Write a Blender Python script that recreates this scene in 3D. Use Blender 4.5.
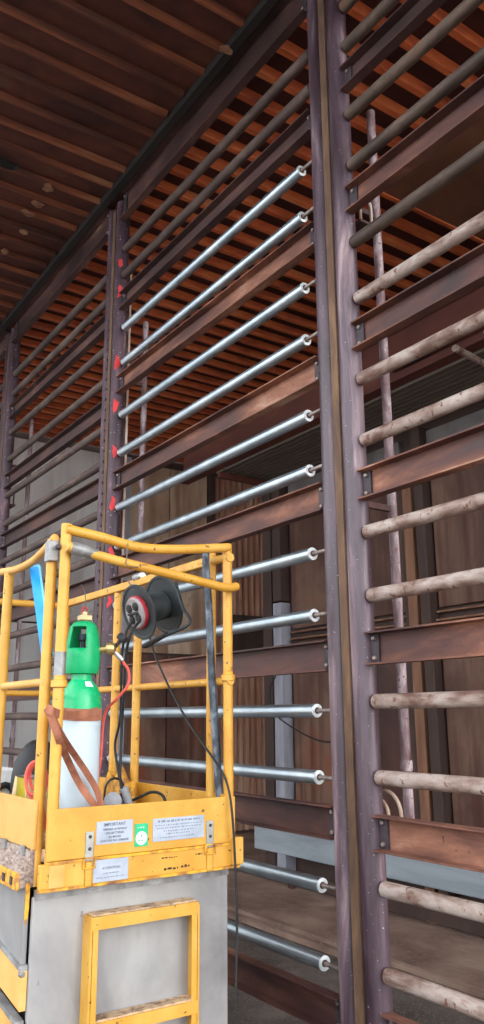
import bpy, bmesh, math, random
from mathutils import Vector, Matrix
random.seed(7)
for o in list(bpy.data.objects): bpy.data.objects.remove(o)
S = bpy.context.scene
COL = S.collection
# ------------------------------------------------------------------ camera
F_PX, PITCH, YAW, ROLL = 796.76, math.radians(14.298), math.radians(34.278), math.radians(-0.3966)
CAM = Vector((0, 0, 1.6))
_R = Vector((math.cos(YAW), -math.sin(YAW), 0))
_U = Vector((-math.sin(PITCH)*math.sin(YAW), -math.sin(PITCH)*math.cos(YAW), math.cos(PITCH)))
_F = Vector((math.cos(PITCH)*math.sin(YAW), math.cos(PITCH)*math.cos(YAW), math.sin(PITCH)))
CR = _R*math.cos(ROLL) + _U*math.sin(ROLL)
CU = -_R*math.sin(ROLL) + _U*math.cos(ROLL)
cd = bpy.data.cameras.new('camera'); cam = bpy.data.objects.new('camera', cd); COL.objects.link(cam)
cd.sensor_fit = 'VERTICAL'; cd.sensor_height = 36; cd.sensor_width = 36
cd.lens = F_PX/1024*36; cd.clip_start = .05; cd.clip_end = 300
cam.matrix_world = Matrix(((CR.x, CU.x, -_F.x, CAM.x), (CR.y, CU.y, -_F.y, CAM.y), (CR.z, CU.z, -_F.z, CAM.z), (0, 0, 0, 1)))
S.camera = cam
# ------------------------------------------------------------------ world: bright overcast sky beyond the open end of the shed
w = bpy.data.worlds.new('sky'); S.world = w; w.use_nodes = True
bg = w.node_tree.nodes['Background']; bg.inputs[0].default_value = (.90, .95, 1.0, 1); bg.inputs[1].default_value = 2.4
sd = bpy.data.lights.new('sun', 'SUN'); sd.energy = 1.0; sd.angle = math.radians(30); sd.color = (1, .95, .88)
sun = bpy.data.objects.new('sun', sd); COL.objects.link(sun)
sun.rotation_euler = Vector((-.28, .9, -.18)).to_track_quat('-Z', 'Y').to_euler()
vs = S.view_settings; vs.view_transform = 'Standard'; vs.look = 'None'; vs.gamma = 1; vs.use_curve_mapping = False
vs.exposure = 0.75

def at(x, y, axis, val):          # pixel -> point on the plane axis = val
    d = _F*F_PX + CR*(x-242) - CU*(y-512)
    return CAM + d*((val-CAM[axis])/d[axis])

# ------------------------------------------------------------------ materials
def lin(c): return tuple(((v/255+.055)/1.055)**2.4 if v/255 > .04045 else v/255/12.92 for v in c) + (1,)
def mat(name, stops, scale=(6, 6, 6), rough=(.6, .85), metal=0., bump=.25, detail=6, fine=None, dist=.4, spec=.4, bands=None):
    """stops: [(pos, sRGB)] along a noise; fine: (scale, threshold, sRGB) small spots on top; bands: (scale xyz, sRGB, amount) streaks"""
    m = bpy.data.materials.new(name); m.use_nodes = True
    n = m.node_tree.nodes; l = m.node_tree.links; b = n['Principled BSDF']
    tc = n.new('ShaderNodeTexCoord'); oi = n.new('ShaderNodeObjectInfo')
    mul = n.new('ShaderNodeVectorMath'); mul.operation = 'SCALE'; mul.inputs[0].default_value = (37, 23, 51)
    l.new(oi.outputs['Random'], mul.inputs['Scale'])
    add = n.new('ShaderNodeVectorMath'); l.new(tc.outputs['Object'], add.inputs[0]); l.new(mul.outputs[0], add.inputs[1])
    mp = n.new('ShaderNodeMapping'); mp.inputs['Scale'].default_value = scale; l.new(add.outputs[0], mp.inputs[0])
    no = n.new('ShaderNodeTexNoise'); no.inputs['Scale'].default_value = 1; no.inputs['Detail'].default_value = detail
    no.inputs['Roughness'].default_value = .62; no.inputs['Distortion'].default_value = dist
    l.new(mp.outputs[0], no.inputs['Vector'])
    cr = n.new('ShaderNodeValToRGB'); e = cr.color_ramp.elements
    while len(e) < len(stops): e.new(.5)
    for i, (p, c) in enumerate(stops): e[i].position = p; e[i].color = lin(c)
    l.new(no.outputs['Fac'], cr.inputs[0]); out = cr.outputs[0]
    if bands:
        mp2 = n.new('ShaderNodeMapping'); mp2.inputs['Scale'].default_value = bands[0]; l.new(add.outputs[0], mp2.inputs[0])
        n2 = n.new('ShaderNodeTexNoise'); n2.inputs['Scale'].default_value = 1; n2.inputs['Detail'].default_value = 5; l.new(mp2.outputs[0], n2.inputs['Vector'])
        r2 = n.new('ShaderNodeMapRange'); r2.inputs[1].default_value = .48; r2.inputs[2].default_value = .68; r2.inputs[4].default_value = bands[2]
        l.new(n2.outputs['Fac'], r2.inputs[0])
        mx = n.new('ShaderNodeMix'); mx.data_type = 'RGBA'; l.new(r2.outputs[0], mx.inputs[0]); l.new(out, mx.inputs[6]); mx.inputs[7].default_value = lin(bands[1]); out = mx.outputs[2]
    if fine:
        n3 = n.new('ShaderNodeTexNoise'); n3.inputs['Scale'].default_value = fine[0]; n3.inputs['Detail'].default_value = 4; l.new(add.outputs[0], n3.inputs['Vector'])
        r3 = n.new('ShaderNodeMapRange'); r3.inputs[1].default_value = fine[1]; r3.inputs[2].default_value = fine[1]+.04; l.new(n3.outputs['Fac'], r3.inputs[0])
        mx = n.new('ShaderNodeMix'); mx.data_type = 'RGBA'; l.new(r3.outputs[0], mx.inputs[0]); l.new(out, mx.inputs[6]); mx.inputs[7].default_value = lin(fine[2]); out = mx.outputs[2]
    l.new(out, b.inputs['Base Color'])
    rr = n.new('ShaderNodeMapRange'); rr.inputs[1].default_value = .3; rr.inputs[2].default_value = .7
    rr.inputs[3].default_value = rough[0]; rr.inputs[4].default_value = rough[1]
    l.new(no.outputs['Fac'], rr.inputs[0]); l.new(rr.outputs[0], b.inputs['Roughness'])
    b.inputs['Metallic'].default_value = metal; b.inputs['Specular IOR Level'].default_value = spec
    if bump:
        bn = n.new('ShaderNodeBump'); bn.inputs['Strength'].default_value = bump; bn.inputs['Distance'].default_value = .01
        l.new(no.outputs['Fac'], bn.inputs['Height']); l.new(bn.outputs[0], b.inputs['Normal'])
    return m
def plain(name, c, rough=.5, metal=0., spec=.4):
    return mat(name, [(.35, tuple(max(0, v-10) for v in c)), (.65, tuple(min(255, v+8) for v in c))], (14, 14, 14), (rough-.06, rough+.06), metal, .05, 3, spec=spec)
M = {}
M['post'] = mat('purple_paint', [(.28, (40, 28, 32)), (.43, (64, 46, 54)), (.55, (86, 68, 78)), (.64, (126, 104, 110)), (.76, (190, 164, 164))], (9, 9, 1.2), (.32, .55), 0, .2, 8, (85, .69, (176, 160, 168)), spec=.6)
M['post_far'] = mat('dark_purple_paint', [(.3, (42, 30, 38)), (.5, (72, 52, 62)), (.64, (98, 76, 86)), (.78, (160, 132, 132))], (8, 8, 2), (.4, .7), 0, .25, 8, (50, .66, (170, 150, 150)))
M['strip'] = mat('weathered_packing_strip', [(.3, (132, 96, 78)), (.5, (172, 142, 124)), (.7, (204, 188, 178))], (14, 14, 2.5), (.6, .8), 0, .2)
M['web'] = mat('rust_brown_plate', [(.3, (74, 54, 44)), (.55, (108, 82, 64)), (.75, (136, 106, 82))], (10, 10, 3), (.7, .9), 0, .3)
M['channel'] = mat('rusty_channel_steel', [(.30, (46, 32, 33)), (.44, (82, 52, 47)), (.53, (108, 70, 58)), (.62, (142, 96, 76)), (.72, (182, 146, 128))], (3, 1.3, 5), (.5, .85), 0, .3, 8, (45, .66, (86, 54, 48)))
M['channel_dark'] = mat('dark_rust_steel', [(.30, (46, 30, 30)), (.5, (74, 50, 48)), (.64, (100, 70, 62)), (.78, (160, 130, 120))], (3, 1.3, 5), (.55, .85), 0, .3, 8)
M['cleat'] = mat('dark_cleat_steel', [(.35, (50, 44, 50)), (.65, (82, 70, 74))], (12, 12, 12), (.5, .7), .2, .2)
M['galv'] = mat('galvanized_steel', [(.30, (164, 178, 188)), (.55, (182, 194, 202)), (.75, (200, 210, 216))], (2, 5, 2), (.30, .36), .88, 0, 2, spec=.6)
M['galv_end'] = plain('machined_roller_end', (232, 238, 240), .38, .35)
M['pin'] = mat('roller_pin_steel', [(.35, (110, 98, 94)), (.65, (170, 156, 148))], (30, 30, 30), (.4, .6), .5, .1)
M['rroller'] = mat('pale_rusty_tube', [(.28, (80, 54, 46)), (.40, (116, 90, 80)), (.50, (150, 130, 120)), (.62, (176, 162, 154)), (.74, (132, 92, 74))], (13, 5, 13), (.42, .72), .05, .3, 8, (26, .62, (112, 78, 66)))
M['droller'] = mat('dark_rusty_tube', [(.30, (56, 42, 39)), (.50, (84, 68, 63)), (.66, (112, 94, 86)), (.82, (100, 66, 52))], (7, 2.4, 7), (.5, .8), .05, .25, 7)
M['sroller'] = mat('shaded_brown_tube', [(.30, (48, 36, 31)), (.48, (76, 61, 53)), (.62, (104, 87, 76)), (.78, (112, 70, 46))], (8, 3, 8), (.5, .8), .05, .25, 8)  # rusty brown tube, shade near the roof put into its colour
M['hole'] = plain('dark_rust_washer', (84, 46, 42), .7)
M['riser'] = mat('flaking_pipe_paint', [(.32, (92, 66, 66)), (.48, (128, 106, 110)), (.60, (180, 164, 168)), (.74, (112, 100, 114))], (14, 14, 4), (.45, .7), 0, .2, 8, (55, .62, (116, 74, 70)))
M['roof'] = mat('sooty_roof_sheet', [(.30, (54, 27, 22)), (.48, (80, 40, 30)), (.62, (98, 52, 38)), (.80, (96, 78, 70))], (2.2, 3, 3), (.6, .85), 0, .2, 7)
M['rib'] = mat('lit_rust_orange_roof_rib', [(.30, (142, 68, 44)), (.46, (204, 100, 56)), (.62, (228, 128, 74)), (.80, (214, 160, 118))], (1.6, 6, 6), (.55, .8), 0, .2, 7)  # rust orange, with daylight on the rib faces put into the colour
M['roof_back'] = mat('shaded_maroon_roof_sheet', [(.3, (52, 26, 24)), (.55, (76, 38, 32)), (.8, (92, 50, 40))], (2, 3, 3), (.6, .85), 0, .15, 6)  # shade in the gaps between ribs put into the sheet colour
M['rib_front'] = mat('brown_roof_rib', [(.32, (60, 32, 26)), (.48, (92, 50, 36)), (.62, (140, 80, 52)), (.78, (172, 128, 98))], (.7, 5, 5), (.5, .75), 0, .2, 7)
M['black'] = mat('black_soot_steel', [(.35, (30, 28, 28)), (.7, (52, 46, 44))], (6, 2, 6), (.7, .9), 0, .3)
M['sheet'] = mat('rust_ceiling_sheet', [(.3, (104, 66, 50)), (.6, (130, 86, 64)), (.85, (150, 108, 84))], (2, 2, 2), (.7, .9), 0, .2)
M['girder'] = mat('maroon_girder_paint', [(.3, (82, 44, 40)), (.55, (108, 60, 50)), (.8, (140, 88, 70))], (2, 1, 3), (.6, .8), 0, .2)
M['canopy'] = mat('dark_grey_canopy_sheet', [(.3, (112, 100, 92)), (.7, (128, 116, 105))], (3, 1, 3), (.6, .8), 0, 0)
M['wall_grey'] = mat('grey_wall_sheet', [(.3, (196, 192, 190)), (.5, (216, 214, 212)), (.7, (228, 224, 220))], (.8, .8, .5), (.6, .8), 0, .05, 6, bands=((5, 5, .4), (176, 162, 150), .4))
M['band_grey'] = mat('dirty_grey_band', [(.3, (84, 76, 74)), (.55, (118, 112, 110)), (.8, (136, 130, 126))], (1.5, 1.5, 2), (.6, .8), 0, .05)
M['wall_tan'] = mat('tan_stained_wall_sheet', [(.28, (150, 116, 94)), (.48, (190, 158, 132)), (.64, (210, 186, 164)), (.8, (160, 118, 92))], (1.1, 1.1, .6), (.6, .8), 0, .08, 6, bands=((7, 7, .35), (128, 92, 72), .6))
M['wall_brown'] = mat('brown_stained_wall_sheet', [(.28, (58, 36, 32)), (.44, (88, 58, 48)), (.58, (122, 92, 76)), (.74, (136, 70, 40))], (1.3, 1.3, .7), (.4, .7), 0, .08, 6, bands=((9, 9, .4), (78, 40, 30), .8))
M['clad'] = mat('rusty_ribbed_cladding', [(.30, (146, 98, 80)), (.5, (190, 144, 120)), (.66, (212, 180, 156)), (.8, (164, 100, 74))], (6, 6, .7), (.6, .8), 0, .1, 6)
M['frame_brown'] = mat('brown_door_frame', [(.3, (110, 72, 54)), (.6, (150, 108, 82)), (.8, (170, 136, 112))], (8, 8, 1), (.5, .75), 0, .1)
M['frame_dark'] = mat('dark_column_paint', [(.3, (60, 44, 40)), (.6, (80, 61, 54)), (.85, (102, 80, 70))], (5, 5, 1), (.5, .75), 0, .1)
M['frame_pale'] = mat('pale_grey_post_paint', [(.3, (140, 140, 150)), (.6, (172, 172, 182)), (.85, (190, 186, 190))], (6, 6, 1), (.5, .7), 0, .1)
M['plinth'] = mat('blue_grey_plinth', [(.3, (136, 144, 152)), (.55, (166, 174, 180)), (.8, (180, 184, 186))], (2, .7, 4), (.6, .8), 0, .05)
M['slab'] = mat('dusty_brown_slab', [(.28, (96, 74, 64)), (.48, (140, 114, 100)), (.66, (168, 142, 126)), (.82, (124, 86, 66))], (2, 1.6, 2), (.75, .95), 0, .35, 9, (30, .62, (150, 128, 114)))
M['dirt'] = mat('dark_gritty_floor', [(.3, (60, 52, 48)), (.5, (92, 82, 76)), (.7, (118, 106, 98))], (2.4, 2.4, 2.4), (.8, .95), 0, .5, 10, (70, .6, (132, 120, 112)))
M['yard'] = mat('pale_concrete_yard', [(.3, (104, 100, 94)), (.6, (126, 122, 116)), (.8, (140, 134, 128))], (.8, .8, .8), (.8, .95), 0, .2)
M['yel'] = mat('yellow_lift_paint', [(.28, (190, 132, 38)), (.5, (206, 151, 56)), (.72, (214, 166, 78))], (5, 5, 5), (.35, .55), 0, .08, 6, (42, .665, (96, 62, 36)), spec=.5)
M['yel_tan'] = mat('faded_tan_yellow_paint', [(.28, (190, 136, 62)), (.5, (210, 158, 84)), (.72, (218, 172, 106))], (4, 4, 4), (.45, .65), 0, .08, 6, (30, .72, (110, 74, 44)))
M['yel_rust'] = mat('rust_edged_yellow_paint', [(.36, (120, 78, 46)), (.46, (176, 122, 54)), (.56, (222, 164, 48)), (.8, (232, 182, 70))], (16, 16, 16), (.5, .8), 0, .3, 8)
M['tread'] = mat('worn_grip_tread', [(.34, (112, 84, 62)), (.48, (176, 148, 122)), (.62, (206, 176, 136)), (.78, (132, 108, 92))], (24, 24, 24), (.8, .95), 0, .6, 8)
M['deckgrit'] = mat('gritty_pinkish_deck', [(.32, (96, 80, 74)), (.5, (150, 132, 122)), (.68, (184, 168, 158))], (90, 30, 90), (.8, .95), 0, .6, 8)
M['liftgrey'] = mat('grey_painted_panel', [(.28, (118, 116, 116)), (.46, (146, 144, 144)), (.62, (166, 164, 162)), (.8, (128, 120, 114))], (2.4, 2.4, 1.6), (.35, .6), .1, .06, 7, (26, .72, (122, 118, 116)))
M['steelstrip'] = mat('dull_steel_strip', [(.3, (112, 110, 108)), (.55, (150, 150, 150)), (.8, (186, 186, 186))], (18, 18, 18), (.4, .65), .5, .2)
M['zinc'] = plain('zinc_latch', (168, 170, 166), .42, .6)
M['plaque'] = mat('worn_metal_notice', [(.3, (150, 158, 172)), (.55, (172, 180, 192)), (.8, (188, 194, 202))], (9, 9, 9), (.4, .6), .1, .02)
M['ink'] = plain('faded_grey_ink', (84, 90, 108), .7)
M['inkpale'] = plain('very_faded_ink', (124, 132, 150), .7)
M['inkblk'] = plain('black_marker_ink', (50, 36, 28), .7)
M['green'] = plain('green_sticker', (36, 176, 120), .5)
M['white'] = plain('white_sticker', (236, 240, 240), .5)
M['cyl_green'] = plain('green_cylinder_paint', (22, 176, 112), .3, 0, .5)
M['cyl_guard'] = plain('green_plastic_guard', (16, 168, 104), .42)
M['cyl_white'] = mat('white_cylinder_paint', [(.3, (176, 192, 202)), (.6, (192, 206, 214)), (.85, (200, 212, 220))], (4, 4, 3), (.3, .45), 0, .03)
M['brass'] = plain('brass', (196, 170, 116), .35, .8)
M['steel'] = plain('bright_steel', (190, 190, 190), .35, .8)
M['strap'] = mat('orange_brown_webbing', [(.3, (132, 80, 60)), (.6, (164, 106, 82)), (.8, (180, 126, 102))], (30, 30, 6), (.7, .9), 0, .1)
M['rubber'] = plain('black_rubber', (34, 34, 36), .55)
M['sleeve'] = mat('worn_black_hose_sleeve', [(.36, (40, 44, 52)), (.5, (78, 86, 98)), (.62, (126, 136, 148)), (.8, (60, 66, 76))], (22, 22, 12), (.5, .75), 0, .4, 8)
M['reel'] = mat('worn_grey_black_reel', [(.3, (34, 37, 39)), (.55, (50, 55, 57)), (.8, (78, 84, 86))], (8, 8, 8), (.4, .6), .1, .05)
M['hub'] = plain('pale_grey_socket_plate', (150, 142, 142), .5)
M['red'] = plain('red_ring', (176, 48, 62), .45)
M['redmark'] = plain('red_spray_paint', (206, 58, 62), .7)
M['redhose'] = plain('red_orange_rubber', (218, 92, 80), .5)
M['blue'] = plain('bright_blue_plastic', (34, 150, 228), .35)
M['bluep'] = plain('pale_blue_plastic', (120, 196, 236), .4)
M['grey'] = plain('mid_grey_plastic', (150, 152, 158), .5)
M['dgrey'] = plain('dark_blue_grey_plastic', (54, 60, 72), .5)
M['tanbox'] = plain('buff_case', (222, 200, 150), .55)
M['olive'] = plain('olive_yellow_case', (186, 172, 40), .55)
M['wire'] = plain('thin_wire', (120, 112, 104), .5, .4)
M['tyre'] = plain('grey_solid_tyre', (70, 70, 72), .8)

# ------------------------------------------------------------------ mesh helpers
def box(bm, x0, x1, y0, y1, z0, z1, bev=0):
    r = bmesh.ops.create_cube(bm, size=1)
    vsx = r['verts']
    bmesh.ops.scale(bm, vec=(x1-x0, y1-y0, z1-z0), verts=vsx)
    bmesh.ops.translate(bm, vec=((x0+x1)/2, (y0+y1)/2, (z0+z1)/2), verts=vsx)
    if bev:
        ed = list({e for v in vsx for e in v.link_edges})
        bmesh.ops.bevel(bm, geom=ed, offset=bev, segments=2, affect='EDGES', profile=.5)
def tube(bm, pts, r, seg=10, radii=None, flat=None):
    """sweep along points; flat=(w, t, side) gives a ribbon"""
    pts = [Vector(p) for p in pts]; n = len(pts); rings = []
    t0 = (pts[1]-pts[0]).normalized()
    up = Vector((0, 0, 1)) if abs(t0.z) < .9 else Vector((1, 0, 0))
    nx = t0.cross(up).normalized()
    for i, p in enumerate(pts):
        t = (pts[min(i+1, n-1)]-pts[max(i-1, 0)]).normalized()
        nx = (nx - t*nx.dot(t)).normalized(); ny = t.cross(nx)
        rr = radii[i] if radii else r
        if flat:
            s = Vector(flat[2]); s = (s-t*s.dot(t)).normalized(); q = t.cross(s)
            ring = [bm.verts.new(p+s*a*flat[0]/2+q*b*flat[1]/2) for a, b in ((-1, -1), (1, -1), (1, 1), (-1, 1))]
        else:
            ring = [bm.verts.new(p+(nx*math.cos(2*math.pi*k/seg)+ny*math.sin(2*math.pi*k/seg))*rr) for k in range(seg)]
        rings.append(ring)
    m = len(rings[0])
    for a, b in zip(rings, rings[1:]):
        for k in range(m): bm.faces.new((a[k], a[(k+1) % m], b[(k+1) % m], b[k]))
    bm.faces.new(rings[0][::-1]); bm.faces.new(rings[-1])
def smooth_pts(pts, k=6):          # Catmull-Rom
    P = [Vector(p) for p in pts]; P = [P[0]*2-P[1]]+P+[P[-1]*2-P[-2]]; out = []
    for i in range(1, len(P)-2):
        for j in range(k):
            t = j/k; a, b, c, d = P[i-1:i+3]
            out.append(.5*((2*b)+(c-a)*t+(2*a-5*b+4*c-d)*t*t+(3*b-a-3*c+d)*t**3))
    out.append(P[-2]); return out
def lathe(bm, prof, c=(0, 0, 0), axis=(0, 0, 1), seg=24, skip=None):
    ax = Vector(axis).normalized(); c = Vector(c)
    q = Vector((0, 0, 1)).rotation_difference(ax)
    rings = []
    for r, h in prof:
        rings.append([bm.verts.new(c+q @ Vector((r*math.cos(2*math.pi*k/seg), r*math.sin(2*math.pi*k/seg), h))) for k in range(seg)])
    for i, (a, b) in enumerate(zip(rings, rings[1:])):
        for k in range(seg):
            if skip and skip(i, k): continue
            bm.faces.new((a[k], a[(k+1) % seg], b[(k+1) % seg], b[k]))
    if not skip:
        bm.faces.new(rings[0][::-1]); bm.faces.new(rings[-1])
def prism(bm, poly, axis, a0, a1):     # extrude a 2D polygon along an axis; poly in the two other axes, in order
    def P(u, v, h): return {0: (h, u, v), 1: (u, h, v), 2: (u, v, h)}[axis]
    A = [bm.verts.new(P(u, v, a0)) for u, v in poly]; B = [bm.verts.new(P(u, v, a1)) for u, v in poly]; n = len(poly)
    for k in range(n): bm.faces.new((A[k], A[(k+1) % n], B[(k+1) % n], B[k]))
    bm.faces.new(A[::-1]); bm.faces.new(B)
def obj(name, bm, m, parent=None, smooth=False):
    bmesh.ops.recalc_face_normals(bm, faces=bm.faces)
    me = bpy.data.meshes.new(name); bm.to_mesh(me); bm.free()
    me.materials.append(M[m])
    if smooth:
        me.polygons.foreach_set('use_smooth', [True]*len(me.polygons))
        try: me.set_sharp_from_angle(angle=math.radians(40))
        except Exception: pass
    o = bpy.data.objects.new(name, me); COL.objects.link(o)
    if parent: attach(o, parent)
    return o
def attach(o, p):
    o.parent = p
    o.matrix_parent_inverse = Matrix.Translation(-p.location) if p.type == 'EMPTY' else Matrix.Identity(4)
def tag(o, label, cat, group=None):
    o['label'] = label; o['category'] = cat
    if group: o['group'] = group
    return o
def thing(name, label, cat, loc=(0, 0, 0), group=None):
    o = bpy.data.objects.new(name, None); COL.objects.link(o); o.location = loc; o.empty_display_size = .1
    return tag(o, label, cat, group)
def struct(name, bm, m, label=None, smooth=False):
    o = obj(name, bm, m, None, smooth); o['kind'] = 'structure'
    if label: o['label'] = label
    return o
def B(*boxes, bev=0):
    bm = bmesh.new()
    for b in boxes: box(bm, *b, bev=bev)
    return bm
def T(*a, **k):
    bm = bmesh.new(); tube(bm, *a, **k); return bm
def L(*a, **k):
    bm = bmesh.new(); lathe(bm, *a, **k); return bm
def PR(*a):
    bm = bmesh.new(); prism(bm, *a); return bm
def inst(src, name, loc, parent):      # a piece that shares mesh data
    o = bpy.data.objects.new(name, src.data); COL.objects.link(o); o.location = loc; o.parent = parent
    return o
ORD = ['lowest', 'second', 'third', 'fourth', 'fifth', 'sixth', 'seventh', 'eighth', 'ninth', 'tenth', 'eleventh', 'twelfth', 'thirteenth', 'fourteenth', 'fifteenth']

# ------------------------------------------------------------------ shell
GZ = -.10
fl = struct('floor', B((-9, 4.14, -6, 12, GZ-.2, GZ)), 'dirt')
struct('floor_yard', B((-60, 60, -70, -6, GZ-.22, GZ-.02), (-60, -9, -6, 60, GZ-.22, GZ-.02)), 'yard')
slab = struct('floor_slab', B((4.14, 5.12, -6, 12, GZ-.2, 0), bev=.012), 'slab')
struct('floor_trench', B((5.12, 9, -6, 12, -.55, -.35)), 'slab')
obj('kerb_angle', B((4.10, 4.15, -6, 11.9, -.02, .010)), 'slab', slab)

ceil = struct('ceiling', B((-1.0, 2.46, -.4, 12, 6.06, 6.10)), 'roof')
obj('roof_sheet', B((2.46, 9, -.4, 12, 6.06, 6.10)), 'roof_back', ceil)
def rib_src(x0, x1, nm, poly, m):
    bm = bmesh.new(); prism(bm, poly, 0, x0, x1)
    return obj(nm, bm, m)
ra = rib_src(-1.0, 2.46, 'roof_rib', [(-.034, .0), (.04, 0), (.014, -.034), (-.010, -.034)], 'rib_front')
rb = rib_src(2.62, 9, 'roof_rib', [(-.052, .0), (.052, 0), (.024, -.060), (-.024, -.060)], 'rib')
ra.parent = ceil; rb.parent = ceil
y0r = 3.81-.252*16; k = 0
ra.location = (0, y0r, 6.06); rb.location = (0, y0r, 6.06)
for k in range(1, 49):
    y = y0r+.252*k
    inst(ra, 'roof_rib', (random.uniform(-.03, .02), y, 6.06+random.uniform(-.006, .004)), ceil)
    inst(rb, 'roof_rib', (0, y, 6.06+random.uniform(-.004, .004)), ceil)
# flaking scraps hanging under the roof
for (px, py, s) in ((8, 165, .10), (48, 188, .07), (38, 204, .06), (30, 214, .07), (24, 232, .05), (226, 50, .05), (5, 252, .05)):
    p = at(px, py, 2, 5.985)
    bm = bmesh.new(); vv = [bm.verts.new((p.x+s*math.cos(a)*random.uniform(.5, 1.2), p.y+.6*s*math.sin(a)*random.uniform(.5, 1.2), p.z+random.uniform(-.02, .01))) for a in [i*math.pi/4 for i in range(8)]]
    f = bm.faces.new(vv); g = bmesh.ops.extrude_face_region(bm, geom=[f]); bmesh.ops.translate(bm, vec=(0, 0, .012), verts=[v for v in g['geom'] if isinstance(v, bmesh.types.BMVert)])
    obj('loose_flake', bm, 'frame_brown' if s < .1 else 'black', ceil)
struct('trim_1', B((2.455, 2.515, -.4, 12, 5.985, 6.058)), 'black', 'black sooty edge angle where the roof meets the frame')
obj('ceiling_sheet', B((4.25, 7.2, .8, 4.21, 5.93, 5.95)), 'sheet', ceil)
obj('sheet_edge_angle', B((4.25, 7.2, 4.21, 4.235, 5.915, 5.955)), 'rib', ceil)

# end wall (y = 12), facing the opening
ew = struct('wall_end', B((-4, 9.2, 12.05, 12.25, -.6, 6.2)), 'frame_dark')
xs = [-3.95, -2.5, -.8, .95, 2.55, 4.05, 5.62]
for a, b in zip(xs, xs[1:]):
    obj('wall_panel', B((a+.012, b-.012, 12.0, 12.05, 3.02, 5.93)), 'wall_grey', ew)
    obj('wall_panel', B((a+.012, b-.012, 12.0, 12.05, GZ, 2.99)), 'wall_grey', ew)
for a, b in ((5.84, 6.62), (6.64, 7.40)):
    obj('wall_panel', B((a, b, 12.0, 12.05, 2.62, 5.93)), 'wall_tan', ew)
    obj('wall_panel', B((a, b, 12.0, 12.05, -.3, 2.58)), 'wall_brown', ew)
obj('wall_post', B((5.64, 5.82, 11.9, 12.05, -.3, 5.93), bev=.01), 'frame_pale', ew)
obj('wall_post', B((7.42, 7.52, 11.88, 12.05, -.3, 5.95), bev=.01), 'frame_dark', ew)
obj('top_rail', B((5.6, 9, 11.92, 12.05, 5.88, 5.98)), 'frame_dark', ew)
for i in range(9):
    x = 7.54+i*.13
    obj('cladding_rib', PR([(x, 12.05), (x+.02, 11.97), (x+.075, 11.97), (x+.095, 12.05)], 2, -.3, 5.92), 'clad', ew)
    obj('cladding_valley', B((x+.095, x+.13, 12.035, 12.05, -.3, 5.92)), 'clad', ew)
obj('cladding_plate', B((7.85, 8.7, 11.9, 11.95, 2.55, 3.35), bev=.008), 'frame_dark', ew)
obj('cladding_rail', B((7.52, 8.8, 11.86, 11.95, 5.90, 5.97)), 'frame_dark', ew)
# the long side opposite the frame is open too, like the end behind the camera

struct('wall_right', B((9, 9.2, -2.5, 12.25, -.6, 6.1)), 'frame_dark')
# inner annex: wall parallel to the frame with canopy above
aw = struct('wall_back', B((5.85, 6.05, -2.5, 7.95, -.5, 4.56)), 'frame_dark')
for a, b, m in ((5.60, 7.50, 'wall_brown'), (3.02, 5.22, 'wall_brown'), (.6, 2.96, 'wall_brown'), (-2.4, .56, 'wall_brown')):
    mid = (a+b)/2
    for c, d in ((a, mid-.01), (mid+.01, b)):
        obj('wall_panel', B((5.81, 5.85, c+.012, d-.012, 2.58, 4.02), bev=.006), m, aw)
        obj('wall_panel', B((5.81, 5.85, c+.012, d-.012, .42, 2.42), bev=.006), m, aw)
    obj('top_band', B((5.80, 5.85, a, b, 4.06, 4.36), bev=.006), 'band_grey', aw)
    obj('wall_ledge', B((5.775, 5.85, a, b, 2.45, 2.468), (5.785, 5.85, a, b, 2.53, 2.545)), 'frame_brown', aw)
for y in (5.30, 2.99, .58):
    obj('column', B((5.72, 5.85, y-.06, y+.06, -.4, 4.4), bev=.008), 'frame_dark', aw)
obj('door_frame', B((5.74, 5.85, 5.42, 5.54, -.3, 4.05), bev=.008), 'frame_brown', aw)
obj('door_frame', B((5.76, 5.85, 5.555, 5.60, -.3, 4.05), bev=.005), 'frame_dark', aw)
obj('corner_column', B((5.74, 5.9, 7.8, 7.98, -.5, 4.45), bev=.01), 'frame_dark', aw)
obj('corner_post', B((5.70, 5.85, 7.56, 7.72, -.3, 2.9), bev=.01), 'frame_pale', aw)
obj('corner_post', B((5.70, 5.85, 7.56, 7.72, 2.92, 4.40), bev=.01), 'frame_dark', aw)
pl = obj('plinth', B((5.66, 5.80, -2.4, 8.1, .11, .40), bev=.01), 'plinth', aw)
cn = struct('canopy', B((4.98, 5.85, -2.5, 7.9, 4.53, 4.56)), 'canopy', 'dark corrugated canopy over the annex wall')
for i in range(11):
    x = 5.0+i*.077
    obj('canopy_rib', PR([(x, 4.53), (x+.006, 4.468), (x+.034, 4.468), (x+.040, 4.53)], 1, -2.5, 7.9+random.uniform(-.02, .03)), 'canopy', cn)
obj('canopy_end_rail', B((5.0, 5.75, 7.80, 7.86, 4.40, 4.47)), 'girder', cn)
gd = struct('girder', B((4.93, 4.945, -2.5, 8.57, 4.505, 4.98), (4.87, 5.0, -2.5, 8.57, 4.49, 4.505), (4.87, 5.0, -2.5, 8.57, 4.98, 4.995)), 'girder', 'maroon edge girder along the front of the canopy')
obj('girder_angle', B((4.85, 4.93, -2.5, 4.75, 4.60, 4.615), (4.915, 4.93, -2.5, 4.75, 4.615, 4.68)), 'channel', gd)
for i, (p, q) in enumerate((((4.62, 3.80, 4.38), (5.8, 3.97, 4.38)), ((4.70, 3.55, 4.44), (5.8, 3.70, 4.44)))):
    o = tag(obj('canopy_pipe', T([p, q], .028, 12), 'rroller', None, True), 'pale pipe running under the dark canopy, %s' % ('nearer the end wall' if i == 0 else 'with its mate beyond it'), 'pipe', 'pipes under the canopy')
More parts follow.
